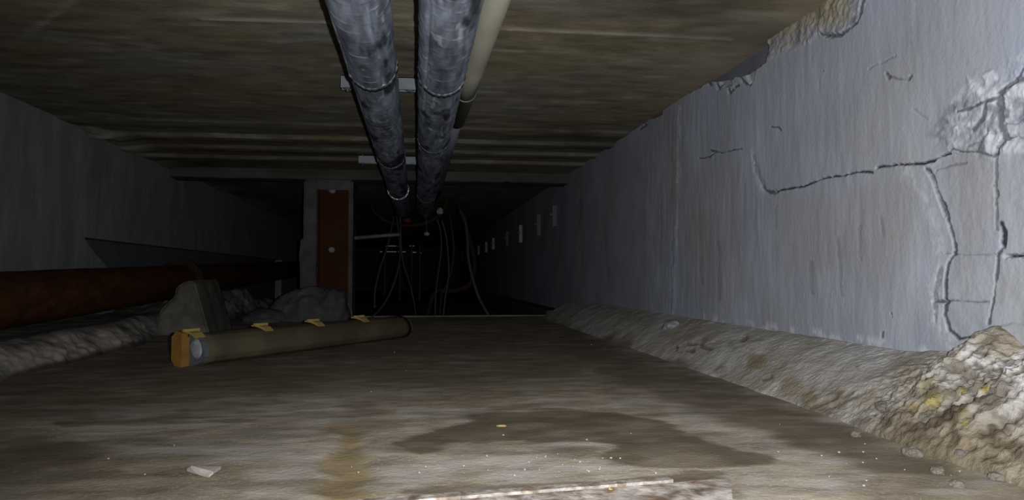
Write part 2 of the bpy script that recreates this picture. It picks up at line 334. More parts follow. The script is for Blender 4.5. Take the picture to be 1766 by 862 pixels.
# ---- ceiling slab with board marks
Xc = np.concatenate([np.linspace(-2.7, -2.2, 6)[:-1], np.linspace(-2.2, 1.72, 190)])
Yc = np.concatenate([np.linspace(-2.5, 1.5, 20)[:-1], np.arange(1.5, 4.2, .02), np.arange(4.2, 7.4, .025), np.geomspace(7.4, 26, 40)])
xx, yy = np.meshgrid(Xc, Yc, indexing='ij'); P = np.stack([xx.ravel(), yy.ravel(), np.full(xx.size, H)], 1)
Q = proj(P); Q[P[:, 1] < .7] = -9999; mask = np.zeros((len(P), 4))
z = -.003*fbm(P, (1, 3, 1), 3, 5)
for y0, hgt in ((5.30, .022), (5.78, .018), (6.25, .022), (4.85, .008)):
    q = P[:, 1]-y0+.02*fbm(P, 1.5, 2, 8); z -= hgt*(sm(q, 0, .03))*(1-sm(q, .14, .32)); mask[:, 0] = np.maximum(mask[:, 0], 0)
for pts, lt in (([(350, 32), (570, 38)], .9), ([(880, 50), (1040, 57), (1160, 62), (1262, 68)], .75), ([(572, 38), (880, 50)], .12), ([(60, 50), (130, -2)], .8), ([(0, 97), (60, 52)], .3)):
    t = 1-sm(dist(Q, pts), 1.0, 4.0); z -= .004*t; mask[:, 2] = np.maximum(mask[:, 2], lt*t*(.6+.4*sm(fbm(P, 12, 2, 5), -.3, .3)))
mask[:, 2] = np.maximum(mask[:, 2], .35*sm(fbm(P, (5, 12, 1), 5, 15), .2, .5))
mask[:, 0] = .65*sm(fbm(P, (1, 1.7, 1), 5, 25), .0, .5)
hy = sm(P[:, 0], 1.15, 1.45)*(1-sm(P[:, 1], 3.0, 5)); mask[:, 1] = hy*.6; mask[:, 2] = np.maximum(mask[:, 2], hy*.25*sm(fbm(P, (6, 3, 1), 3, 35), -.2, .5)); z -= .003*hy*sm(fbm(P, 6, 4, 36), -.2, .5)
lf = sm(-P[:, 0], 1.95, 2.2)*sm(fbm(P, (2, 1.6, 1), 3, 37), -.1, .2); mask[:, 2] = np.maximum(mask[:, 2], .55*lf); z -= .03*lf
P[:, 2] += z
o = grid('ceiling', P, len(Xc), len(Yc), M['ceiling'], mask); tag(o, kind='structure')

# ---- floor
Xf = np.arange(-2.6, 1.75, .0145); Yf = np.concatenate([np.linspace(-2.5, .95, 12)[:-1], np.arange(.95, 2.6, .0075), np.geomspace(2.606, 7.15, 230)])
xx, yy = np.meshgrid(Xf, Yf, indexing='ij'); P = np.stack([xx.ravel(), yy.ravel(), np.zeros(xx.size)], 1)
Q = proj(P); Q[P[:, 1] < .6] = -9999; mask = np.zeros((len(P), 4))
wob = np.stack([fbm(P, (5, 8, 1), 5, 3)*38, fbm(P, (6, 12, 1), 5, 9)*12], 1); kn = .72+.28*sm(fbm(P, (7, 12, 1), 4, 19), -.35, .15); QW = Q+wob
z = .0035*fbm(P, (2, 3.5, 1), 3, 12)+.0012*fbm(P, (14, 20, 1), 3, 13)
def stain(pts, k, soft=8, ch=0, q=None):
    q = QW if q is None else q; t = 1-sm(sdf(q, pts), -soft, soft*.6); mask[:, ch] = np.maximum(mask[:, ch], k*t*kn); return t
stain([(690, 768), (760, 742), (860, 712), (1000, 703), (1080, 708), (1150, 728), (1230, 760), (1345, 785), (1335, 800), (1240, 808), (1080, 800), (1010, 790), (1060, 765), (1000, 758), (880, 762), (800, 768), (720, 782)], .9, 4)
stain([(870, 772), (960, 768), (1060, 775), (1010, 780), (1040, 800), (1020, 790), (930, 788)], .5, 5)
stain([(975, 560), (1100, 610), (1200, 640), (1350, 695), (1600, 780), (1660, 830), (1500, 820), (1400, 780), (1280, 735), (1130, 690), (1040, 660), (960, 600)], .85, 14)
stain([(1420, 800), (1766, 800), (1900, 900), (1500, 900)], .35, 25)
stain([(720, 610), (980, 590), (1100, 640), (1130, 675), (900, 660), (640, 690), (600, 660)], .35, 22)
stain([(0, 765), (120, 764), (200, 780), (150, 800), (0, 815)], .75, 8); stain([(90, 722), (200, 716), (330, 719), (520, 722), (330, 726), (180, 732), (110, 735)], .8, 3)
stain([(80, 695), (170, 700), (160, 722), (60, 715)], .55, 7); stain([(0, 650), (250, 590), (700, 600), (700, 640), (300, 665), (0, 700)], .45, 20)
stain([(690, 838), (900, 828), (1080, 822), (1240, 815), (1240, 830), (1000, 845), (760, 855), (700, 850)], .8, 4)
stain([(1180, 812), (1250, 812), (1260, 836), (1185, 832)], .6, 3)
stain([(640, 775), (700, 765), (760, 775), (690, 780)], .5, 5); stain([(790, 738), (860, 735), (850, 740)], .3, 5)
stain([(0, 820), (200, 812), (400, 835), (420, 900), (0, 900)], .18, 30)
och = stain([(575, 735), (625, 728), (632, 790), (642, 900), (545, 900), (572, 800)], 1, 22, 1); z -= .006*och
mask[:, 3] = .35*och*sm(fbm(P, 20, 3, 99), .0, .4)
stain([(200, 600), (700, 570), (960, 560), (1040, 640), (960, 672), (640, 680), (500, 690), (250, 680), (150, 640)], .75, 26, 0); stain([(0, 650), (250, 640), (560, 700), (300, 720), (0, 720)], .45, 20, 0)  # broad darker area over the middle of the floor
stain([(620, 600), (700, 590), (680, 700), (640, 730), (590, 740), (600, 680)], .28, 25, 0)
lt = np.zeros(len(P))
for pts, k in (([(640, 820), (830, 770), (1000, 790), (1080, 812), (860, 830), (650, 845)], .55), ([(650, 745), (700, 735), (760, 745), (690, 755)], .5), ([(1130, 722), (1260, 735), (1400, 775), (1290, 765), (1150, 735)], .4),
               ([(690, 705), (900, 695), (1000, 690), (900, 704), (700, 730)], .5), ([(1060, 690), (1160, 700), (1290, 745), (1180, 725), (1060, 705)], .4), ([(1000, 800), (1180, 805), (1150, 815), (1000, 818)], .5), ([(330, 700), (560, 710), (540, 780), (300, 760)], .2), ([(420, 800), (570, 760), (560, 862), (430, 862)], .35), ([(1280, 815), (1500, 810), (1500, 862), (1290, 862)], .3)):
    t = 1-sm(sdf(QW, pts), -12, 8); lt = np.maximum(lt, k*t)
lt = lt*sm(fbm(P, (9, 22, 1), 4, 41), -.45, .35)
mask[:, 2] = np.maximum(lt, .45*sm(fbm(P, (5, 13, 1), 5, 51), .08, .5)); mask[:, 0] = np.maximum(mask[:, 0], .5*sm(fbm(P, (3, 7, 1), 5, 53), .05, .45))
z -= .006*mask[:, 0]*0
P[:, 2] += z; fz = P[:, 2]*0
o = grid('floor', P, len(Xf), len(Yf), M['floor'], mask, flip=True); tag(o, kind='structure')
# deeper ground past the step
X2 = np.linspace(-2.7, 1.75, 60); Y2 = np.linspace(7.1, 26, 90); xx, yy = np.meshgrid(X2, Y2, indexing='ij'); P = np.stack([xx.ravel(), yy.ravel(), np.full(xx.size, -.12)], 1)
P[:, 2] += .05*fbm(P, 1.5, 4, 3)+.13*(1-sm(P[:, 1], 7.1, 7.25))
tag(grid('floor', P, 60, 90, M['darkearth'], flip=True), kind='structure')

# ---- right haunch (rough mortar curb that crumbles near the camera)
Yk = np.concatenate([np.arange(.9, 2.6, .005), np.arange(2.6, 4.6, .011), np.linspace(4.6, 7.0, 110)]); Sk = np.linspace(0, 1, 90)
yy, ss = np.meshgrid(Yk, Sk, indexing='ij'); yy = yy.ravel(); ss = ss.ravel()
near = 1-sm(yy, 1.62, 2.02); far = sm(yy, 6.7, 7.0)
zt_ = .172+.105*near*(.75+.3*np.sin(yy*23)) - .10*far; wd = .31+.03*near-.12*far
x = XR-wd*ss; zc = zt_*(1-ss)**(1.0)+.02*np.sin(ss*math.pi)
P = np.stack([x, yy, zc], 1); n_ = fbm(P, (6, 5, 6), 5, 7); n2 = fbm(P, (22, 18, 22), 4, 17); n3 = np.abs(fbm(P, (30, 30, 30), 3, 27))
e = np.sin(np.clip(ss, 0, 1)*math.pi)**.5
dsp = e*(.0065*n_+.0035*n2+.0022*fbm(P, (50, 20, 50), 3, 38))+near*e*(.020*n_+.010*n2+.015-.028*n3+.012*fbm(P, 75, 4, 37))+.006*(1-e)*n2
P[:, 0] -= dsp*.55+.012*ss*fbm(P, (1, 6, 1), 4, 33); P[:, 2] += dsp*.83-.004*(ss > .995)
P[:, 0] = np.where(ss < .01, XR+.03, P[:, 0]); P[:, 2] = np.where(ss > .99, -.02, P[:, 2])
Q = proj(P); mask = np.zeros((len(P), 4)); wob = np.stack([fbm(P, 10, 4, 3), fbm(P, 10, 4, 9)], 1); QW = Q+wob*16
mask[:, 0] = .55*sm(ss+.25*n_, .88, 1.05); mask[:, 1] = .35*sm(n_+.8*(ss-.5), .05, .6)
for cx, cy, r, k, ch in ((1305, 625, 24, .7, 1), (1365, 672, 30, .6, 1), (1395, 690, 22, .7, 1), (1445, 692, 26, .6, 0), (1300, 610, 12, .4, 1), (1480, 632, 8, .6, 1), (1560, 640, 40, .4, 1), (1590, 720, 50, .55, 1), (1215, 590, 8, .4, 0), (1260, 600, 10, .35, 1), (1240, 640, 14, .5, 1), (1500, 690, 30, .4, 1), (1610, 690, 22, .75, 3), (1575, 700, 16, .4, 3), (1663, 676, 8, 1, 3), (1694, 674, 9, 1, 3), (1665, 702, 6, 1, 3), (1664, 728, 7, 1, 3), (1690, 655, 4, .7, 3), (1600, 665, 26, .3, 3), (1730, 590, 40, .6, 1), (1700, 590, 18, .45, 1), (1168, 601, 6, .9, 0), (1690, 665, 16, .6, 0)):
    t = 1-sm(np.hypot(*(QW-(cx, cy)).T), r*.4, r); mask[:, ch] = np.maximum(mask[:, ch], k*t)
for c in ([(1470, 672), (1455, 683)], [(1400, 700), (1440, 685)], [(1185, 603), (1195, 604)], [(1190, 590), (1200, 592)], [(1280, 585), (1287, 580)], [(1320, 652), (1330, 648)], [(1435, 700), (1475, 680)], [(1210, 595), (1225, 600)]):
    t = 1-sm(dist(Q+wob*5, c), 1.5, 6); mask[:, 0] = np.maximum(mask[:, 0], .6*t); P[:, 2] -= .008*t
mask[:, 0] = np.maximum(mask[:, 0], near*.75*sm(n3, .18, .45)*1.0)
mask[:, 0] = np.maximum(mask[:, 0], near*(.6*sm(fbm(P, (24, 20, 24), 5, 93), -.05, .3)+.35*sm(ss, .35, .8)))
for p, k in (([(1655, 600), (1700, 590), (1735, 600), (1766, 600), (2200, 640), (2200, 700), (1760, 668), (1700, 645), (1680, 640), (1660, 625)], .5),):
    t = 1-sm(sdf(QW, p), -10, 8); mask[:, 2] = np.maximum(mask[:, 2], k*t*sm(-n3, -.4, -.1))
mask[:, 1] = np.maximum(mask[:, 1], near*.6*sm(ss+.3*n_, .55, .95))
mask[:, 2] = np.maximum(mask[:, 2], .5*sm(fbm(P, (30, 30, 30), 3, 91), .25, .5)*(ss < .25))
o = grid('trim_1', P, len(Yk), len(Sk), M['curb'], mask, flip=False); tag(o, kind='structure')
# ---- haunch ends beyond the beam: simple low kerb in the dark part
MB().box(1.3, 1.52, 7.2, 26, -.2, .05, .02).build('trim_5', M['farwall']).__setitem__('kind', 'structure')

# ---- left ledge with a broken edge, carries the rusty pipe
Yk = np.concatenate([np.linspace(.9, 2.4, 30)[:-1], np.arange(2.4, 9, .018)]); Sk = np.linspace(0, 1, 110)
yy, ss = np.meshgrid(Yk, Sk, indexing='ij'); yy = yy.ravel(); ss = ss.ravel()
top = np.minimum(ss/.62, 1); fr = np.clip((ss-.62)/.38, 0, 1)
edgeX = -1.70+.10*fbm(np.stack([yy*0, yy, yy*0], 1), 1.6, 3, 4)*sm(yy, 3.2, 4.5)-.10*sm(yy, 4.3, 5.3)
x = -2.4+(edgeX+2.4)*top + .14*fr**.7; zc = .135+.02*(1-top)-fr*.135-.03*np.sin(top*3.1)
hp = sm(yy, 5.7, 6.1)*(1-sm(yy, 7.6, 8.6)); zc += hp*.13*top*(1-fr)
P = np.stack([x, yy, zc], 1); n_ = fbm(P, (7, 5, 9), 5, 47); n2 = fbm(P, (25, 20, 30), 4, 57)
cy = np.clip(np.sin(np.minimum(ss/.62, 1)*math.pi), 0, 1)
P[:, 2] += (.012+.05*hp)*n_*(1-fr)+.004*n2; P[:, 0] += fr*(1-fr)*4*(.035*n_+.02*n2); P[:, 2] = np.where(ss > .995, -.03, P[:, 2])
mask = np.zeros((len(P), 4)); mask[:, 2] = .75*sm(fr, .02, .2)*(1-sm(fr, .75, .98))*sm(n_, -.25, .2)*(1-sm(yy, 4.0, 5.2)); mask[:, 0] = np.maximum(.8*sm(fr+.3*n_, .8, 1), .5*sm(-n_, .2, .5))  # near face lightened; foot darkened in colour as an undercut's shadow
tag(grid('trim_2', P, len(Yk), len(Sk), M['ledge'], mask, flip=False), kind='structure')

# ---- left wall with its low recess
mb = MB(); mb.box(XL-.5, XL, -2.5, 26, .66, 1.45)
mb.prism([(XL, -2.5, -.05), (XL, 5.85, -.05), (XL, 5.72, .44), (XL, 5.45, .56), (XL, 5.28, .66), (XL, -2.5, .66)], (-.12, 0, 0))
mc = MB(); mc.box(XL-.5, XL-.10, 5.0, 12.7, -.3, .70); tag(mc.build('wall_left', M['lintel']), kind='structure'); mb.box(XL-.5, XL-.11, -2.5, 26, -.3, 1.4); mb.box(XL-.5, XL, 12.6, 26, -.3, .66)  # recess back set in darker grey; its shade is in the colour
tag(mb.build('wall_left', M['plaster_left']), kind='structure')
tag(MB().box(-2.8, 1.8, 26, 26.2, -.4, 1.5).build('wall_back', M['farwall']), kind='structure')
tag(MB().box(-2.8, 1.8, -2.7, -2.5, -.1, 1.5).build('wall_front', M['farwall']), kind='structure')

# ---- downstand beam across the ceiling
Xb = np.linspace(XL-.05, XR+.03, 170); prof = [(6.98, 1.405), (6.97, 1.36), (6.97, 1.315), (6.98, 1.306), (7.08, 1.304), (7.24, 1.304), (7.27, 1.31), (7.27, 1.405)]
pr = []
for (a, b), (c, d) in zip(prof[:-1], prof[1:]): pr += [(a+(c-a)*k/5, b+(d-b)*k/5) for k in range(5)]
pr.append(prof[-1]); P = np.array([(x, a, b) for x in Xb for a, b in pr]); P[:, 1:] += .006*np.stack([fbm(P, 5, 3, 2), fbm(P, 9, 3, 3)], 1)
P[:, 2] += .012*np.clip(vn(P, (8, 1, 1), 6)-.6, 0, 1)*3*(P[:, 2] < 1.35)
tag(grid('trim_3', P, len(Xb), len(pr), M['beam']), kind='structure')
# sill across the floor at the step
mb = MB(); mb.box(XL, 1.3, 7.08, 7.2, -.25, .012, .008); tag(mb.build('trim_4', M['ledge']), kind='structure')

# ================================================================ OVERHEAD PIPES
def foil_pipe(cx, label, y1, bands, seed, creases):
    root = thing('insulated_pipe', (cx, 1.0, 1.18), label, 'pipe', 'pair of foil wrapped pipes under the ceiling')
    Yp = np.concatenate([np.linspace(-2.4, 1.4, 30)[:-1], np.arange(1.4, 4.2, .009), np.geomspace(4.2, y1, 190)]); A = np.linspace(0, 2*math.pi, 112, endpoint=False)
    yy, aa = np.meshgrid(Yp, A, indexing='ij'); yy = yy.ravel(); aa = aa.ravel()
    C = np.stack([np.cos(aa)*.09, yy, np.sin(aa)*.09], 1)
    r = .09+.0022*fbm(C, (14, 2.5, 14), 4, seed)+.0012*fbm(C, (50, 12, 50), 3, seed+3)
    mask = np.zeros((len(C), 4)); sp = ((yy/.075+aa/(2*math.pi)*(1 if seed % 2 else -1)+.25*vn(C, (6, 1.5, 6), seed+8)) % 1.0)
    l_ = 1-sm(np.abs(sp-.5), .015, .06); n_ = fbm(C, (12, 9, 12), 3, seed+9); r += .0016*l_
    mask[:, 2] = l_*sm(n_, .0, .22)*.95; mask[:, 0] = .9*sm(fbm(C, (16, 4, 16), 4, seed+30), .12, .4)
    mask[:, 2] = np.maximum(mask[:, 2], .8*sm(fbm(C, (35, 7, 35), 3, seed+40), .38, .55))
    for a0, y0, L_ in creases: 
        t = (1-sm(np.abs(np.angle(np.exp(1j*(aa-a0)))), .03, .09))*(1-sm(np.abs(yy-y0), L_*.8, L_)); r -= .006*t; mask[:, 2] = np.maximum(mask[:, 2], .5*t*sm(n_, -.2, .3))
    P = np.stack([np.cos(aa)*r, yy-1.0, np.sin(aa)*r], 1)
    grid('foil_jacket', P, len(Yp), 112, M['foil'], mask, wrap=True, flip=False, parent=root)
    for y0, wd, mt, bump_ in bands:
        n = 96; pr = [(-wd/2, .087), (-wd/2, .092+bump_), (-wd/4, .094+bump_), (wd/2, .0925+bump_*.4), (wd/2, .087)]
        P = np.array([((q+.0022*math.sin(k*1.3+seed)*(q > .089)+.0014*math.sin(k*.61))*math.cos(k*2*math.pi/n), y0-1.0+b+.004*math.sin(k*.4+seed), (q+.0016*math.cos(k*1.7))*math.sin(k*2*math.pi/n)) for b, q in pr for k in range(n)])
        o = grid('tape_band', P, len(pr), n, M[mt], wrap=True, parent=root)
        if mt == 'tape': o['label'] = 'bright silver tape band'
    e = MB(); e.cyl((0, y1-1.03, 0), (0, y1-.98, 0), .085, 40); e.cyl((0, y1-.98, 0), (0, y1-.6, 0), .055, 32); e.build('end_cap', M['farwall'], root)
    return root
foil_pipe(-.166, 'left foil wrapped pipe, with a glinting tape ring near its far end', 8.6, [(2.72, .05, 'foiltape', -.0012), (4.72, .04, 'foiltape', .000), (6.62, .035, 'tape', .006)], 11, [(math.radians(215), 3.2, 1.2), (math.radians(300), 2.4, .5)])
foil_pipe(.094, 'right foil wrapped pipe, running beside the bare beige pipe', 8.6, [(2.78, .05, 'foiltape', -.0008), (4.1, .04, 'foiltape', -.0012), (6.9, .04, 'foiltape', .000)], 24, [(math.radians(225), 2.6, .8), (math.radians(285), 3.4, .4)])

r_ = thing('beige_pipe', (.245, 1.0, 1.27), 'bare beige pipe running close under the ceiling right of the foil wrapped pipes', 'pipe')
mb = MB(); mb.tube([(.044, -3.4, 0)] + [(-.0125*k, 1.05+k, 0) for k in range(0, 3)], .048, 48); mb.build('pipe_wall', M['beige'], r_, True)
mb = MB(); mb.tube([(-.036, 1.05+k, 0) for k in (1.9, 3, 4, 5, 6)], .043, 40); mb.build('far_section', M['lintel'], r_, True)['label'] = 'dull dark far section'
mb = MB()
for yb in (2.5,): mb.tube([(-.018+math.cos(a)*.049, yb-.1, math.sin(a)*.049) for a in np.linspace(0, 2*math.pi, 33)], .004, 6)
mb.build('clamp_ring', M['galv'], r_)

# struts that carry the pipes
def strut(y, x0, x1, label):
    r = thing('ceiling_strut', (0, y, 1.385), label, 'bracket', 'steel struts holding the pipes')
    mb = MB(); mb.box(x0, x1, 0, .004, -.06, 0); mb.box(x0, x1, .05, .054, -.06, 0); mb.box(x0, x1, 0, .054, -.004, 0); mb.box(x0, x1, -.010, .002, -.064, -.058); mb.build('channel', M['galv'], r)
    for xx_ in (x0+.03, -.166, .094, x1-.03):
        mb = MB(); mb.cyl((xx_, .027, -.12 if abs(xx_) < .2 else -.075), (xx_, .027, .014), .006, 12); mb.build('threaded_rod', M['galv'], r)
    for xx_ in (x0+.03, -.036, x1-.03):
        mb = MB(); mb.cyl((xx_, .027, -.066), (xx_, .027, -.054), .013, 6); mb.box(xx_-.022, xx_+.022, .0, .05, -.058, -.055); mb.build('nut', M['galv'], r)
    return r
strut(3.61, -.372, .262, 'pale steel strut above the pipes, nearer to the camera')
strut(6.02, -.474, .24, 'pale steel strut above the pipes, farther away in front of the beam')
for px, py, lb in ((803, 184, 'small bright bolt head on the ceiling beside the beige pipe'),):
    p = on_z(px, py, 1.375); mb = MB(); mb.cyl((0, 0, -.012), (0, 0, .03), .006, 12); mb.box(-.03, .02, -.006, .006, -.012, -.004, .002)
    tag(mb.build('anchor_bolt', M['galv'], None), lb, 'bolt').location = p

# strap and dangling cables at the far end of the pipes
def pth(pts, y0, y1, yt=None):
    n = len(pts); return [on_y(px, py, y0+(y1-y0)*i/(n-1)) for i, (px, py) in enumerate(pts)]
def wire(name, label, cat, pts, y0, y1, r, m, group=None):
    P = spline(pth(pts, y0, y1), 10); c = P[-1]; mb = MB(); mb.tube(P, r, 8, .06)
    o = mb.build(name, m, None, True, w_origin=c); return tag(o, label, cat, group)
root = thing('hanger_strap', on_y(703, 388, 8.4), 'rust brown strap curving under the far ends of the foil pipes', 'strap')
def rel(P, root): return [Vector(p)-root.location for p in P]
mb = MB(); mb.tube(rel(spline(pth([(640, 352), (648, 368), (668, 382), (700, 389), (732, 385), (752, 375), (766, 360), (770, 345)], 8.45, 8.35), 10), root), .020, 10); mb.build('strap_band', M['rustlight'], root, True)
mb = MB(); mb.lump(Vector(on_y(759, 364, 8.3))-root.location, (.035, .02, .04), 3, .3); mb.build('knot', M['white'], root, True)
mb = MB(); mb.lump(Vector(on_y(702, 380, 8.3))-root.location, (.05, .02, .03), 5, .2); mb.build('red_tag', M['red'], root, True)
wire('hanging_cable', 'thin grey cable hanging from the left foil pipe, bowed farthest left', 'cable', [(679, 372), (675, 395), (668, 425), (655, 465), (647, 500), (646, 530)], 8.3, 7.3, .0095, M['cable'])
wire('hanging_cable', 'thin grey cable from the left foil pipe that curves right then down to the floor', 'cable', [(684, 372), (687, 400), (690, 430), (687, 462), (675, 500), (658, 530), (640, 548)], 8.3, 7.0, .0095, M['cable'])
wire('hanging_cable', 'faint dark cable slanting right behind the two cables under the left pipe', 'cable', [(690, 372), (692, 425), (696, 455), (704, 480), (711, 505), (718, 546)], 8.6, 8.9, .009, M['cable'])
wire('hanging_cable', 'leftmost of the thin cables hanging right of the pipes', 'cable', [(754, 378), (760, 400), (761, 430), (757, 465), (752, 500), (750, 552)], 8.3, 8.2, .0075, M['cable'])
wire('hanging_cable', 'middle one of the thin cables hanging right of the pipes', 'cable', [(762, 380), (769, 405), (773, 440), (774, 475), (768, 512), (764, 552)], 8.3, 8.3, .0085, M['cable'])
wire('hanging_cable', 'brownish cable, rightmost of the thin cables right of the pipes', 'cable', [(776, 372), (780, 400), (783, 430), (779, 465), (770, 492), (762, 508), (757, 552)], 8.4, 8.4, .0085, M['browncable'])
wire('hanging_hose', 'thick grey cable hanging alone and slanting down right to the floor sill', 'cable', [(793, 362), (802, 380), (806, 410), (808, 445), (815, 480), (827, 515), (842, 543)], 8.2, 7.35, .016, M['cable'])
wire('orange_hose', 'rust orange hose sagging in a loop behind the thick grey cable', 'hose', [(790, 352), (806, 400), (817, 440), (818, 465), (811, 488), (796, 498), (775, 502), (750, 505), (735, 550)], 8.6, 8.6, .026, M['rustlight'])
wire('steel_tube', 'grey horizontal tube reaching from the column towards the pipes', 'tube', [(606, 411), (640, 408), (690, 404)], 7.2, 7.4, .020, M['galv'])
# rack of bars glinting at the far end
root = thing('pipe_rack', (-.55, 15, -.12), 'distant rack whose pale bars glint deep in the tunnel', 'rack')
for xa, xb, py in ((662, 692, 424), (655, 700, 434), (706, 715, 424), (708, 718, 435), (722, 727, 436)):
    a, b = Vector(on_y(xa, py, 15))-root.location, Vector(on_y(xb, py, 15))-root.location
    mb = MB(); mb.box(a[0], b[0], 0, .05, a[2]-.012, a[2]+.012, .004); mb.build('bar', M['brightbar'], root)
for px in (664, 690, 710, 724):
    a = Vector(on_y(px, 424, 15.06))-root.location; mb = MB(); mb.box(a[0]-.02, a[0]+.02, -.005, .05, 0, a[2]+.02, .004); mb.build('post', M['farwall'], root)
p = on_y(736, 403, 8.3); root = thing('wire_clip', p, 'small pale clip dangling in the dark below the right foil pipe', 'clip')
mb = MB(); mb.lump((0, 0, 0), (.028, .02, .028), 9, .3, 2, 3); mb.build('clip_body', M['white'], root, True)
mb = MB(); mb.tube([(0, 0, 0), (0, .01, .10), (-.02, 0, .24)], .004, 6); mb.build('wire', M['farwall'], root)

# cable rack posts on the far right wall
for i, (px, py, hh, bright) in enumerate(((955, 372, .22, 0), (928, 388, .26, 0), (897, 403, .25, 1), (874, 412, .24, 0), (850, 420, .22, 1), (838, 426, .22, 1), (825, 431, .22, 1), (806, 437, .2, 0), (797, 440, .2, 0), (790, 442, .2, 0))):
    p = on_x(px, py, XR-.03); w_ = .03
    r = thing('cable_rack', (XR, p[1], p[2]-hh/2), ('pale' if bright else 'dull grey')+' upright cable rack on the far right wall, '+('first','second','third','fourth','fifth','sixth','seventh','eighth','ninth','tenth')[i]+' from the near end', 'rack', 'cable racks on the far right wall')
    mb = MB(); mb.box(-.046, .02, -.006, .006, 0, hh, .002); mb.build('post', M['galv' if bright else 'lintel'], r)
    mb = MB(); mb.box(-.075, -.02, -.010, .010, hh*.5, hh*.5+.02, .003); mb.build('arm', M['lintel'], r)

# ================================================================ COLUMN
Yc0 = 6.98
def cx(px, py=400): return on_y(px, py, Yc0)[0]
def czz(py, px=570): return on_y(px, py, Yc0)[2]
r = thing('support_column', (cx(565), Yc0, 0), 'square column under the beam with a red painted steel face in grey cement', 'column')
def rl(x, y, z): return (x-r.location.x, y-Yc0, z)
zt = 1.304; xs = [cx(a) for a in (520, 523, 547, 600, 608)]
def roughbox(x0, x1, y0, y1, z0, z1, name, m, seed, amp=.008):
    b = bmesh.new(); bmesh.ops.create_cube(b, size=1)
    for v in b.verts: v.co = Vector(((x0+x1)/2+v.co.x*(x1-x0), (y0+y1)/2+v.co.y*(y1-y0), (z0+z1)/2+v.co.z*(z1-z0)))
    bmesh.ops.bevel(b, geom=b.edges[:], offset=.012, segments=2, affect='EDGES'); bmesh.ops.triangulate(b, faces=b.faces[:])
    for _ in range(5):
        L = [e for e in b.edges if e.calc_length() > .045]
        if not L: break
        bmesh.ops.subdivide_edges(b, edges=L, cuts=1); bmesh.ops.triangulate(b, faces=b.faces[:])
    P = np.array([v.co[:] for v in b.verts]); n = np.stack([fbm(P+k*5, 7, 3, seed+k) for k in range(3)], 1)*amp
    for v, d in zip(b.verts, n): v.co += Vector(d)
    mb = MB(); mb.add(b); return mb.build(name, m, r, True)
roughbox(xs[1]-r.location.x, xs[2]-r.location.x, 0, .42, .3, zt-.0, 'cement_casing', M['casing'], 1)
roughbox(xs[0]-.012-r.location.x, xs[2]-.006-r.location.x, -.03, .40, -.0, czz(412), 'cement_collar', M['casing'], 9, .014)
roughbox(xs[3]-r.location.x, xs[4]-r.location.x, .0, .42, 0, zt, 'cement_edge', M['casing'], 15)
roughbox(xs[1]-r.location.x, xs[4]-r.location.x, .005, .40, czz(327), zt, 'cement_head', M['casing'], 25, .006)
mb = MB(); a, b_ = xs[2]-.004-r.location.x, xs[3]+.004-r.location.x
mb.box(a, b_, .06, .40, .0, czz(327)); mb.box(a, a+.018, .002, .07, 0, czz(327)); mb.box(b_-.018, b_, .002, .07, 0, czz(327)); mb.build('steel_channel', M['redlead'], r)
for i, (px, py, rd) in enumerate(((572, 431, .026), (573, 328, .030))):
    p = on_y(px, py, Yc0+.05); mb = MB(); mb.lump(rl(*p), (rd, .012, rd), 4+i, .5, 2, 3); mb.cyl(rl(p[0], p[1]-.02, p[2]), rl(p[0], p[1]+.02, p[2]), .009, 6); o = mb.build('bolt', M['white'], r); o['label'] = 'chalky whitened bolt'
# footing
mb = MB(); mb.lump((-.93, 6.68, .04), (.34, .26, .27), 3, .22, 1.6, 5, 0); mb.lump((-.74, 6.60, .10), (.15, .16, .22), 8, .25, 1.8, 4, 0); mb.lump((-1.25, 6.55, 0), (.22, .22, .11), 5, .25, 1.8, 4, 0)
tag(mb.build('concrete_footing', M['casing'], None, True, w_origin=(-.93, 6.68, 0)), 'lumpy grey cement mound around the foot of the red faced column', 'footing')

# ================================================================ LEFT: rusty pipe and support
A, B = Vector((-1.776, 3.387, .293)), Vector((-1.888, 10.34, .464)); dr = (B-A).normalized(); A0 = A-dr*5.6; B0 = A+dr*9.0
root = thing('rusty_pipe', A, 'thick rust brown pipe lying along the left wall', 'pipe')
n, L = 64, 300; q = dr.to_track_quat('Z', 'Y').to_matrix(); P = []
for k in range(L):
    c = A0+(B0-A0)*k/(L-1)-A
    for j in range(n):
        a = j*2*math.pi/n; P.append(c+q@Vector((math.cos(a)*.125, math.sin(a)*.125, 0)))
P = np.array([p[:] for p in P]); nn = fbm(P, (9, 5, 9), 4, 3); cen = P.mean(0)
P += np.repeat(np.array([[*(q@Vector((math.cos(j*2*math.pi/n), math.sin(j*2*math.pi/n), 0)))] for j in range(n)]), 1, 0).reshape(1, n, 3).repeat(L, 0).reshape(-1, 3)*(.003*nn)[:, None]
grid('pipe_wall', P, L, n, M['rust'], wrap=True, parent=root)
yq = 5.95; c = A+dr*((yq-A.y)/dr.y)-A
mb = MB(); mb.cyl(c-dr*.035, c-dr*.004, .172, 48); mb.cyl(c+dr*.004, c+dr*.035, .172, 48); mb.build('flange', M['rustlight'], root)
for k in range(8):
    a = k*math.pi/4+.2; o_ = q@Vector((math.cos(a)*.15, math.sin(a)*.15, 0)); mb = MB(); mb.cyl(c+o_-dr*.055, c+o_+dr*.055, .012, 6); mb.build('flange_bolt', M['rustlight'], root)
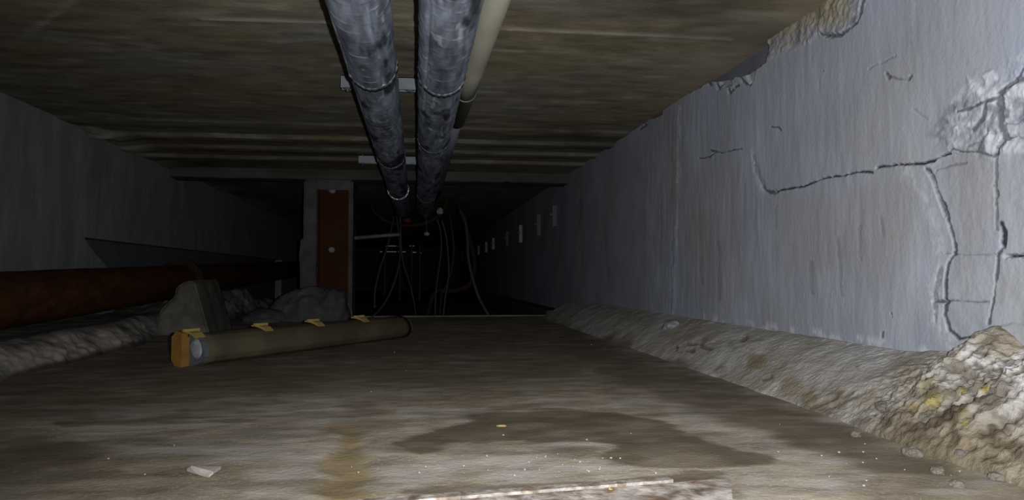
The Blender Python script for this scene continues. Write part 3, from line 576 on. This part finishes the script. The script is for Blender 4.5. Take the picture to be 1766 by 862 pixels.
# concrete pier under the pipe
yf = 5.1; yb = 5.72
def fp(px, py, y=yf): return Vector(on_y(px, py, y))
front = [fp(262, 582), fp(268, 540), fp(285, 522), fp(298, 512), fp(305, 492), fp(320, 483), fp(334, 483), fp(362, 580)]
for v in (front[0], front[-1]): v.z = -.01
back = [Vector((v.x, yb, v.z)) for v in front]
b = bmesh.new(); vf = [b.verts.new(v) for v in front]; vb = [b.verts.new(v) for v in back]; nq = len(front)
b.faces.new(vf); b.faces.new(vb[::-1])
for i in range(nq): b.faces.new((vf[i], vb[i], vb[(i+1) % nq], vf[(i+1) % nq]))
bmesh.ops.recalc_face_normals(b, faces=b.faces[:]); bmesh.ops.bevel(b, geom=b.edges[:], offset=.012, segments=2, affect='EDGES'); bmesh.ops.triangulate(b, faces=b.faces[:])
for _ in range(5):
    Le = [e for e in b.edges if e.calc_length() > .03]
    if Le: bmesh.ops.subdivide_edges(b, edges=Le, cuts=1); bmesh.ops.triangulate(b, faces=b.faces[:])
Pv = np.array([v.co[:] for v in b.verts]); nz = np.stack([fbm(Pv+k*5, 8, 4, 40+k) for k in range(3)], 1)
for v, d in zip(b.verts, nz): v.co += Vector(d)*(.022 if v.co.y < yf+.1 and v.co.x < front[6].x+.02 else .004)
mb = MB(); mb.add(b); tag(mb.build('pipe_support', M['block'], None, True, w_origin=(front[0].x+.15, yf+.3, 0)), 'pale tapered concrete block propping the rusty pipe at its flange', 'support')

# ================================================================ LIGHT FITTING ON THE FLOOR
a_, b_ = Vector((-.955, 3.36, 0)), Vector((-.06, 4.72, 0)); ax = (b_-a_).normalized(); Lf = (b_-a_).length
ang = math.atan2(ax.y, ax.x)
root = thing('light_fitting', a_, 'long beige lamp fitting with orange end and yellow clips lying on the floor', 'lamp', rz=ang)
# local frame: x along the fitting, -y faces the camera, z up
sec = [(0.035, .0), (.0, .004), (-.035, .018), (-.055, .045), (-.055, .075), (-.040, .108), (-.012, .132), (.02, .140), (.035, .142)]
def loft(sec, xs_, sc=lambda t: 1):
    b = bmesh.new(); R = [[b.verts.new((x, y*sc(x), z*sc(x)+.001)) for y, z in sec] for x in xs_]
    m_ = len(sec)
    for A_, B_ in zip(R[:-1], R[1:]):
        for k in range(m_): b.faces.new((A_[k], A_[(k+1) % m_], B_[(k+1) % m_], B_[k]))
    b.faces.new(R[0]); b.faces.new(R[-1][::-1]); bmesh.ops.recalc_face_normals(b, faces=b.faces[:]); mb = MB(); mb.add(b); return mb
sec2 = []
for (y0, z0), (y1, z1) in zip(sec[:-1], sec[1:]): sec2 += [(y0+(y1-y0)*k/4, z0+(z1-z0)*k/4) for k in range(4)]
sec2.append(sec[-1])
loft(sec2, np.linspace(.012, Lf-.03, 30)).build('diffuser', M['diffuser'], root, True)
loft([(y*.8-.002, z*.86+.01) for y, z in sec], [Lf-.03, Lf]).build('end_piece', M['diffuser'], root)
loft([(.036, .0), (.036, .128), (.062, .132), (.088, .118), (.092, .03), (.07, .0)], [-.03, -.012, Lf*.5, Lf]).build('housing', M['orange'], root)
loft([(y*1.02+.002, z*1.02) for y, z in sec], [-.012, .012]).build('end_plate', M['galv'], root)
mb = MB(); mb.lump((-.012, -.006, .078), (.010, .034, .042), 12, .35, 1.5, 3); mb.build('white_patch', M['white'], root, True)
# orange lip around the near end
loft([(.034, -.0), (.030, .147), (.066, .156), (.096, .130), (.098, .03), (.074, .0)], [-.055, -.025]).build('end_cap', M['orange'], root)
for px in (334, 460, 550, 628):
    # place along the upper edge where its pixel column crosses the fitting
    v = ray(px, 570); t_ = None; best = 1e9
    for k in range(400):
        s = Lf*k/399; p = a_+ax*s; e_ = abs(proj(np.array([[p.x, p.y, .14]]))[0, 0]-px)
        if e_ < best: best, t_ = e_, s
    mb = MB(); mb.prism([(t_-.028, -.020, .131), (t_-.028, .004, .149), (t_-.028, .040, .156), (t_-.028, .075, .157), (t_-.028, .078, .150), (t_-.028, .040, .147), (t_-.028, .006, .139), (t_-.028, -.016, .124)], (.056, 0, 0), .002)
    mb.box(t_-.040, t_+.040, .028, .05, .150, .166, .004); mb.build('clip', M['yellow'], root)

# ================================================================ RUSTY COVER AT THE BOTTOM
fl = lambda px, py, z=.0: Vector(on_z(px, py, z))
root = thing('floor_hatch', fl(1180, 862), 'rusty flaking steel hatch let into the floor at the bottom edge of the photo', 'hatch')
def flat(pts, z0, z1, name, m, jit=0):
    b = bmesh.new(); P_ = []
    for (p, q_) in zip(pts, pts[1:]+pts[:1]):
        k = max(1, int((q_-p).length/.012)); P_ += [p+(q_-p)*i/k+Vector((random.uniform(-1, 1), random.uniform(-1, 1), 0))*jit for i in range(k)]
    vs = [b.verts.new((p.x-root.location.x, p.y-root.location.y, z0)) for p in P_]; f = b.faces.new(vs); r_ = bmesh.ops.extrude_face_region(b, geom=[f])
    bmesh.ops.translate(b, verts=[v for v in r_['geom'] if isinstance(v, bmesh.types.BMVert)], vec=(0, 0, z1-z0)); bmesh.ops.recalc_face_normals(b, faces=b.faces[:])
    mb = MB(); mb.add(b); return mb.build(name, m, root)
P1, P2 = fl(1236, 834), fl(860, 864); d_ = (P2-P1).normalized(); pp = Vector((-d_.y, d_.x, 0))
if pp.y < 0: pp = -pp
c1 = fl(1259, 838); c2 = fl(1264, 872)
flat([c1, P1-pp*.010, P1+d_*1.2-pp*.010, P1+d_*1.2-pp*.4, c2-Vector((0, .25, 0)), c2], -.02, .012, 'plate', M['hatch'], .0012)
flat([fl(1150, 834), fl(1160, 838), P1+d_*.10+pp*.004, P1+d_*1.2+pp*.004, P1+d_*1.2+pp*.036, P1+d_*.12+pp*.024], -.02, .013, 'frame_bar', M['rim'], .0015)
flat([P1+pp*.012, P1+pp*.005, P1+d_*1.2+pp*.005, P1+d_*1.2-pp*.011, P1-pp*.011], -.03, .003, 'gap_shade_strip', M['rust'])  # dark strip laid in place of the shaded crevice by the plate

# ================================================================ SMALL LITTER
def litter(name, label, cat, px, py, rad, m, seed, group=None, z=0, base=None):
    p = base if base is not None else fl(px, py); mb = MB(); mb.lump((p[0], p[1], p[2]+rad[2]*.55+z), rad, seed, .35, 1.7, 3)
    return tag(mb.build(name, m, None, False, w_origin=(p[0], p[1], p[2])), label, cat, group)
p = fl(348, 814, .004); root2 = thing('plaster_flake', p, 'thin pinkish grey flake with a pointed corner lying on the left floor', 'flake')
b = bmesh.new(); pts = [fl(322, 808, .012), fl(330, 803, .02), fl(381, 804, .014), (fl(368, 813, .012)), fl(360, 819, .006), fl(345, 815, .008)]
vs = [b.verts.new(v-Vector(p)) for v in pts]; f = b.faces.new(vs); r_ = bmesh.ops.extrude_face_region(b, geom=[f]); bmesh.ops.translate(b, verts=[v for v in r_['geom'] if isinstance(v, bmesh.types.BMVert)], vec=(0, 0, -.005)); bmesh.ops.recalc_face_normals(b, faces=b.faces[:])
mb = MB(); mb.add(b); mb.build('flake_sheet', M['paper'], root2)
litter('wood_chip', 'tiny yellowish chip lying on the dark wet patch mid floor', 'chip', 865, 735, (.012, .005, .003), M['yellow'], 2)
litter('paint_flake', 'tiny yellow flake lying on the rusty hatch', 'flake', 1053, 855, (.004, .004, .003), M['yellow'], 4, z=.010)
pc = on_x(1157, 562, 1.40)
litter('mortar_chunk', 'pale rounded lump of mortar stuck on top of the right kerb', 'stone', 0, 0, (.055, .075, .035), M['white'], 6, base=(1.375, 3.78, .10))
cr = [(1012, 760), (1088, 749), (962, 784), (1342, 781), (912, 799), (930, 812), (905, 812), (970, 803), (1131, 818), (988, 807), (868, 752), (640, 677), (606, 807), (618, 817), (1580, 778), (1560, 812), (1640, 790), (1655, 815), (1640, 822), (1300, 640), (1448, 712), (1500, 735), (92, 742), (187, 793), (250, 820), (300, 770), (1345, 733), (1020, 595), (680, 608), (700, 640)]
cr += [(random.uniform(690, 1080), random.uniform(785, 825)) for _ in range(26)]+[(random.uniform(1400, 1560), random.uniform(760, 850)) for _ in range(10)]
proto = None
for i, (px, py) in enumerate(cr):
    p = fl(px, py)
    if p.x > 1.15-.02: continue
    s_ = random.uniform(.4, 1.1)*(.0026 if py > 700 else .0045)
    if proto is None:
        mb = MB(); mb.lump((0, 0, .5), (1, 1.1, .7), 3, .35, 1.7, 2); proto = o = mb.build('grit_crumb', M['grit'])
    else:
        o = proto.copy(); col.objects.link(o)
    o.location = (p.x, p.y, .002); o.scale = (s_, s_, s_); o.rotation_euler.z = random.uniform(0, 6)
    tag(o, 'tiny pale crumb of grit on the muddy floor', 'crumb', 'pale grit crumbs on the floor')
# rubble at the foot of the broken wall
rub = [(1.22, 1.60, .026, 'largest angular chunk of rubble at the foot of the broken right wall'), (1.10, 1.50, .018, ''), (1.27, 1.50, .02, ''), (1.16, 1.42, .016, ''), (1.22, 1.78, .018, ''), (1.05, 1.36, .012, ''), (1.13, 1.30, .014, ''), (1.30, 1.66, .02, ''), (1.02, 1.27, .012, ''), (1.09, 1.70, .012, '')]
for i, (x, y, s_, lb) in enumerate(rub):
    s = (XR-x)/.34; zb = max(0, .25*(1-s))*.85 if y < 1.9 else max(0, .17*(1-s))
    mb = MB(); mb.lump((0, 0, s_*.3), (s_, s_*1.15, s_*.75), 20+i, .35, 1.6, 4)
    o = mb.build('rubble_chunk', M['rubble'], None, False); o.location = (x, y, zb)
    tag(o, lb or 'rough grey chunk of rubble in the heap at the foot of the broken right wall', 'rubble', 'rubble chunks by the broken right wall')
